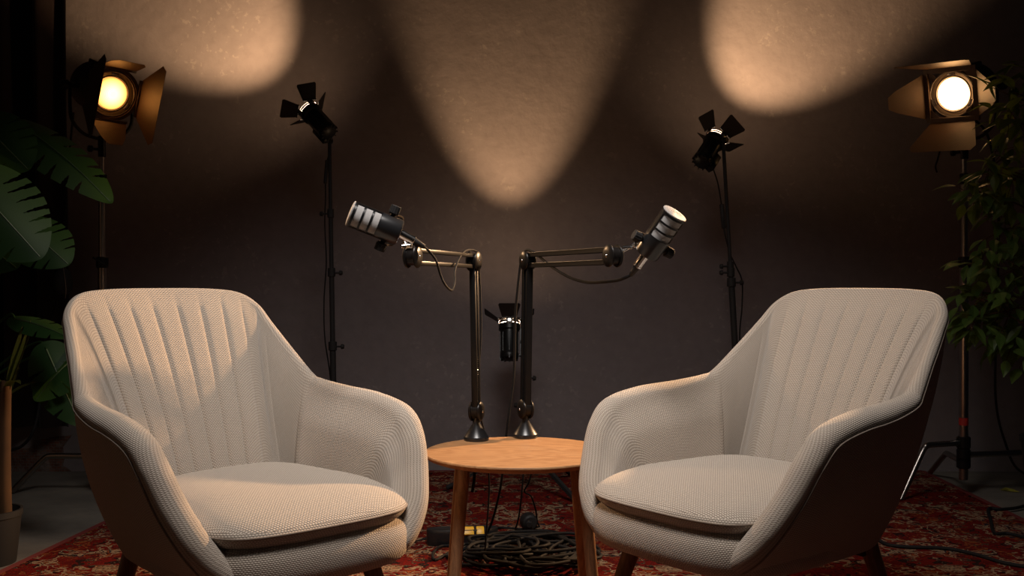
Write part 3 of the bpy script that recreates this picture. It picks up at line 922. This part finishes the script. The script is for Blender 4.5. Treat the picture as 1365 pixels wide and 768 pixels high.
lead('cable', 'black cord running right from the power strip across the rug', [G(655, 712) + V((0, 0, .02)), G(672, 708) + V((0, 0, .012)), G(700, 711) + V((0, 0, .012)), G(730, 712) + V((0, 0, .012)), G(748, 716) + V((0, 0, .012))], .004)
# thin leads hanging behind the table
lead('hanging_cable', 'thin black lead hanging straight down behind the table to the rug', [P(700, 600, 3.4), P(697, 640, 3.4), P(693, 680, 3.45), P(689, 700, 3.5), G(687, 708) + V((0, 0, .012))], .0028)
lead('hanging_cable', 'thin black lead curving down behind the table to the round plug', [P(716, 600, 3.4), P(706, 640, 3.45), P(699, 655, 3.5), P(708, 662, 3.5), P(714, 680, 3.55), P(716, 695, 3.58), P(719, 703, 3.6), G(712, 708) + V((0, 0, .02))], .0028)
bm = B(); c = G(705, 711) + V((0, 0, .04)); cyl(bm, c + V((-.004, .02, 0)), c + V((.006, -.025, 0)), .030, .026, 24, .006); cyl(bm, c + V((0, -.02, 0)), c + V((0, -.04, -.002)), .011, n=14, bev=.002)
tag(mesh('plug', bm, 'rubber'), 'round black plug lying on the rug beyond the cable heap', 'plug')
lead('hanging_cable', 'short black strap hanging by the front left table leg', [(-.093, 2.61, .405), P(632, 640, 2.61), P(629.5, 656, 2.61)], .004)

random.seed(11)
c0 = G(716, 752); labels = 'black cable lying tangled in the heap under the table'
for k in range(7):
    pts = []; cx = c0.x + random.uniform(-.04, .04) - (.07 if k % 3 == 0 else 0); cy = c0.y + random.uniform(-.05, .07)
    rx, ry = random.uniform(.09, .17), random.uniform(.08, .16); ph = random.uniform(0, 6)
    turns = 3
    for i in range(turns * 9):
        a = ph + 2 * pi * i / 9
        s = 1 + .25 * sin(i * 1.7 + k)
        pts.append((cx + rx * s * cos(a) + random.uniform(-.02, .02), cy + ry * s * sin(a) + random.uniform(-.015, .015), .014 + .005 * k + random.uniform(0, .012) + .002 * i / 3))
    if k == 0: pts += [(cx - .2, cy, .02), tuple(G(600, 742) + V((0, 0, .013))), tuple(G(580, 752) + V((0, 0, .013))), tuple(G(578, 742) + V((0, 0, .013))), tuple(G(592, 733) + V((0, 0, .013))), tuple(G(625, 738) + V((0, 0, .013))), tuple(G(640, 748) + V((0, 0, .013)))]
    lead('coiled_cable', labels, pts, .0048, group='black cables heaped under the table')
lead('floor_cable', 'black cable winding over the rug in front of the right stand', [G(1172, 702) + V((0, 0, .014)), G(1168, 716) + V((0, 0, .014)), G(1178, 730) + V((0, 0, .014)), G(1210, 735) + V((0, 0, .014)), G(1260, 737) + V((0, 0, .014)), G(1300, 745) + V((0, 0, .014)), G(1340, 757) + V((0, 0, .014)), G(1390, 765) + V((0, 0, .014))], .0058)
lead('floor_cable', 'black cable bent over the right edge of the rug', [G(1385, 672) + V((0, 0, .014)), G(1360, 681) + V((0, 0, .014)), G(1335, 684) + V((0, 0, .014)), G(1318, 684) + V((0, 0, .016)), G(1321, 700) + V((0, 0, .014)), G(1326, 716) + V((0, 0, .014)), G(1345, 717) + V((0, 0, .014)), G(1385, 727) + V((0, 0, .014))], .006)
lead('floor_cable', 'dark cable curling down past the drooping leaves to the left corner', [P(83, 350, 4.2), P(80, 380, 4.2), P(70, 420, 4.2), P(60, 450, 4.2), P(55, 520, 4.1), P(46, 570, 4.0), P(30, 594, 4.0), P(5, 605, 4.0), P(-30, 640, 4.0)], .006)
# small pouch hanging in the dark by the left stand
t = thing('pouch', 'small black pouch hanging in the dark left of the left armchair', 'pouch', Matrix.Translation(P(84, 395, 4.1)))
bm = lathe(B(), [(0, 0), (.02, .003), (.034, .02), (.037, .05), (.03, .085), (.012, .105), (.005, .14), (.0, .14)], Matrix.Translation(P(84, 393, 4.1)), 20); mesh('bag', bm, 'matt', t, True)
mesh('drawstring', tube(B(), [P(82, 340, 4.08), P(85, 360, 4.06), P(88, 385, 4.06), P(87, 398, 4.06)], .0012, 6), 'steel', t, True, label='pale thin string')
# yellow leaf on the floor
bm = B(); c = G(1344, 655)
vs = [bm.verts.new(c + V((x, y, z))) for x, y, z in ((-.03, .01, .004), (0, .022, .012), (.03, .008, .006), (.034, -.03, .002), (.0, -.014, .003))]; bm.faces.new(vs)
bmesh.ops.solidify(bm, geom=bm.faces[:], thickness=.001)
tag(mesh('fallen_leaf', bm, 'dry', smooth=False), 'yellow fallen leaf on the bare floor beside the right stand', 'leaf')


# ------------------------------------------------------------ plants
def monstera_leaf(t, base, tip, L, W, nrm, droop=.25, seed=0, m='monstera', nsp=5):
    """heart-shaped split leaf: base to tip along its midrib"""
    rnd = random.Random(seed); base, tip = V(base), V(tip)
    y = (tip - base).normalized(); n = V(nrm); n = (n - y * n.dot(y)).normalized(); x = y.cross(n)
    L = (tip - base).length
    # outline: half-width as a function of s in 0..1 with narrow slots
    NS, NW = 150, 12
    slots = [(.16 + .66 * (k + .5) / nsp + rnd.uniform(-.02, .02), rnd.uniform(.36, .5)) for k in range(nsp)]
    bm = B(); grid = {}
    for side in (-1, 1):
        sh = rnd.uniform(-.03, .03)
        for i in range(NS + 1):
            s = i / NS
            hw = W * .5 * (max(0, sin(pi * s ** .68)) ** .6) if 0 < s < 1 else 0
            hw *= 1 + .12 * (1 - s)
            for j in range(NW + 1):
                wj = j / NW
                # lobes sweep towards the tip
                yy = s * L + (wj ** 1.5) * L * (.13 - .25 * (1 - s) ** 3) * (1 - s * .8)
                k_ = 0
                xx = hw * wj * side
                zz = -droop * L * (s ** 2) * .5 - .22 * abs(xx) ** 1.5 / (W * .5) ** .5 * 1.2
                grid[(side, i, j)] = bm.verts.new(base + y * yy + x * xx + n * zz) if j or side == -1 else grid[(-1, i, 0)]
    for side in (-1, 1):
        for i in range(NS):
            s = (i + .5) / NS
            for j in range(NW):
                wj = (j + .5) / NW
                cut = any(wj > d and abs(s - c) < .020 * ((wj - d) / (1 - d)) ** .8 + .002 for c, d in slots)
                if cut: continue
                a = [grid[(side, i, j)], grid[(side, i + 1, j)], grid[(side, i + 1, j + 1)], grid[(side, i, j + 1)]]
                a = list(dict.fromkeys(a))
                try: bm.faces.new(a)
                except ValueError: pass
    bmesh.ops.remove_doubles(bm, verts=bm.verts[:], dist=1e-5)
    for v in [v for v in bm.verts if not v.link_faces]: bm.verts.remove(v)
    lf = mesh('leaf', bm, m, t, True)
    mid = [base + y * (s * L) + n * (-droop * L * s * s * .5 + .001) for s in [k / 12 for k in range(13)]]
    mesh('midrib', tube(B(), mid, .003, 6, smooth=2, r2=.001), 'rib', lf, True)


pc = V((-1.90, 3.35, 0))
t = thing('monstera_plant', 'large-leaved split-leaf plant in the dark at the left edge', 'plant', Matrix.Translation(pc))
leaves = [  # base, tip, width, normal
    (P(-45, 235, 3.0), P(52, 338, 2.98), .25, (.25, -.9, .45), .15, 6),
    (P(28, 168, 3.4), P(146, 240, 3.3), .17, (.15, -.6, .8), .45, 5),
    (P(30, 300, 3.25), P(88, 345, 3.2), .17, (-.1, -.7, .7), .3, 4),
    (P(98, 478, 3.3), P(42, 524, 3.2), .155, (-.25, -.75, .6), .4, 3),
    (P(62, 466, 3.3), P(102, 556, 3.2), .16, (.15, -.8, .5), .4, 4),
    (P(20, 425, 3.2), P(88, 438, 3.1), .085, (0, -.5, .85), .3, 3),
    (P(-30, 160, 3.3), P(30, 215, 3.2), .2, (-.1, -.8, .6), .3, 4),
    (P(-60, 300, 3.3), P(15, 345, 3.2), .2, (.1, -.8, .6), .3, 4),
]
for i, (b, tp, w, nn, dr, ns) in enumerate(leaves):
    monstera_leaf(t, b, tp, 0, w, nn, dr, i, nsp=ns)
    sb = V((pc.x + random.uniform(-.03, .03), pc.y + random.uniform(-.03, .03), .30)); md = sb.lerp(b, .55) + V((0, .08, .12))
    mesh('stem', tube(B(), [sb, sb.lerp(md, .5) + V((0, .02, .05)), md, b.lerp(md, .25) + V((0, .01, .03)), b], .0055, 8, r2=.0035), 'monstera', t, True)


def pot(t, c, r, h):
    bm = lathe(B(), [(0, 0), (r * .82, 0), (r * .84, .005), (r, h - .02), (r * 1.04, h - .018), (r * 1.04, h), (r * .96, h), (r * .94, h - .03), (0, h - .03)], Matrix.Translation(c), 40)
    p = mesh('pot', bm, 'matt', t, True)
    mesh('soil', lathe(B(), [(0, h - .024), (r * .93, h - .026), (r * .93, h - .029), (0, h - .029)], Matrix.Translation(c), 30), 'soil', p, True)


pot(t, pc, .15, .28)

dc = V((-1.605, 3.17, 0))
t = thing('dracaena_plant', 'potted plant with a bare brown cane at the bottom left edge', 'plant', Matrix.Translation(dc))
pot(t, dc, .092, .165)
mesh('trunk', tube(B(), [dc + V((.05, 0, .13)), dc + V((.048, 0, .3)), dc + V((.052, 0, .5)), dc + V((.055, 0, .56))], .021, 14, r2=.015), 'bark', t, True)
bm = B(); random.seed(5)
for k in range(9):
    a = random.uniform(0, 2 * pi); L = random.uniform(.14, .26); up = random.uniform(.5, 1.6)
    if k < 3: a, up = (random.uniform(-.5, .5), 3)
    d = V((cos(a), sin(a), up)).normalized(); s = d.cross(V((0, 0, 1))).normalized(); b0 = dc + V((.054, 0, .50 + .012 * (k % 5)))
    pr = None
    for i in range(9):
        q = i / 8; c = b0 + d * L * q - V((0, 0, 1)) * L * .45 * q * q * (0 if k < 3 else 1); w = .013 * (sin(pi * min(1, .15 + q * .85)) ** .7) * (1 if q < 1 else .05)
        cur = [bm.verts.new(c - s * w), bm.verts.new(c + V((0, 0, -.002))), bm.verts.new(c + s * w)]
        if pr:
            bm.faces.new((pr[0], pr[1], cur[1], cur[0])); bm.faces.new((pr[1], pr[2], cur[2], cur[1]))
        pr = cur
bmesh.ops.solidify(bm, geom=bm.faces[:], thickness=.0008)
mesh('foliage', bm, 'drac', t, True)

# leafy tree at the right
tc = V((2.02, 3.72, 0)); random.seed(21)
t = thing('leafy_tree', 'tall potted tree with dark green pointed leaves at the right edge', 'potted tree', Matrix.Translation(tc))
pot(t, tc, .17, .30)
mesh('trunk', tube(B(), [tc + V((0, 0, .25)), tc + V((.02, .02, .7)), tc + V((-.02, 0, 1.2)), tc + V((.01, .02, 1.75))], .018, 12, r2=.010), 'bark', t, True)


def leaf(bm, c, d, n, L, w):
    d = d.normalized(); n = (n - d * n.dot(d)); n = n.normalized() if n.length > 1e-4 else d.orthogonal().normalized(); s = d.cross(n)
    prof = [(0, .05), (.15, .55), (.38, 1), (.62, .82), (.84, .35), (1, .0)]
    pr = None
    for q, k in prof:
        m_ = c + d * L * q - n * (L * .22 * q * q)
        if k == 0: cur = [bm.verts.new(m_)]
        else: cur = [bm.verts.new(m_ - s * w * k + n * w * .25 * k), bm.verts.new(m_), bm.verts.new(m_ + s * w * k + n * w * .25 * k)]
        if pr:
            if len(cur) == 3:
                bm.faces.new((pr[0], pr[1], cur[1], cur[0])); bm.faces.new((pr[1], pr[2], cur[2], cur[1]))
            else: bm.faces.new((pr[0], pr[1], cur[0])); bm.faces.new((pr[1], pr[2], cur[0]))
        pr = cur


fol = B(); twg = B()
clusters = [  # px, py, Y, spread, count
    (1352, 130, 3.75, .13, 40), (1345, 165, 3.7, .09, 22), (1375, 190, 3.75, .14, 36), (1318, 225, 3.7, .10, 30), (1350, 240, 3.7, .13, 46), (1300, 262, 3.7, .05, 14),
    (1375, 290, 3.7, .14, 40), (1340, 305, 3.75, .09, 20), (1310, 345, 3.72, .07, 14), (1350, 360, 3.7, .13, 40), (1308, 400, 3.72, .09, 36), (1345, 420, 3.7, .13, 50),
    (1298, 430, 3.7, .05, 16), (1380, 440, 3.7, .13, 34), (1375, 95, 3.8, .08, 16), (1350, 455, 3.72, .09, 16)]
for px, py, Y, sp_, n in clusters:
    c = P(px, py, Y); o = V((tc.x, tc.y, c.z - .18)); o.z = max(.7, min(1.7, o.z))
    tube(twg, [o, o.lerp(c, .5) + V((0, 0, .05)), c + V((0, 0, .02))], .0045, 6, smooth=5, r2=.002)
    for i in range(n):
        e = V((random.gauss(0, .5), random.gauss(0, .5), random.gauss(0, .45))) * sp_
        d = V((random.uniform(-1, .6), random.uniform(-1, .5), random.uniform(-1.0, .15))) + e.normalized() * .6
        p = c + e
        ux = 682.5 + F * p.x / p.y; uy = 373 - F * (p.z - CH) / p.y
        if ux < 1312 and uy < 225: continue      # the crown stays clear of the lamp head
        leaf(fol, p, d, V((random.uniform(-.4, .4), random.uniform(-.7, .2), 1)), random.uniform(.062, .095), random.uniform(.015, .021))
        if i % 3 == 0: tube(twg, [c, p], .0013, 5, smooth=2)
mesh('branches', twg, 'bark', t, True)
mesh('foliage', fol, 'ficus', t, True, smooth=False)
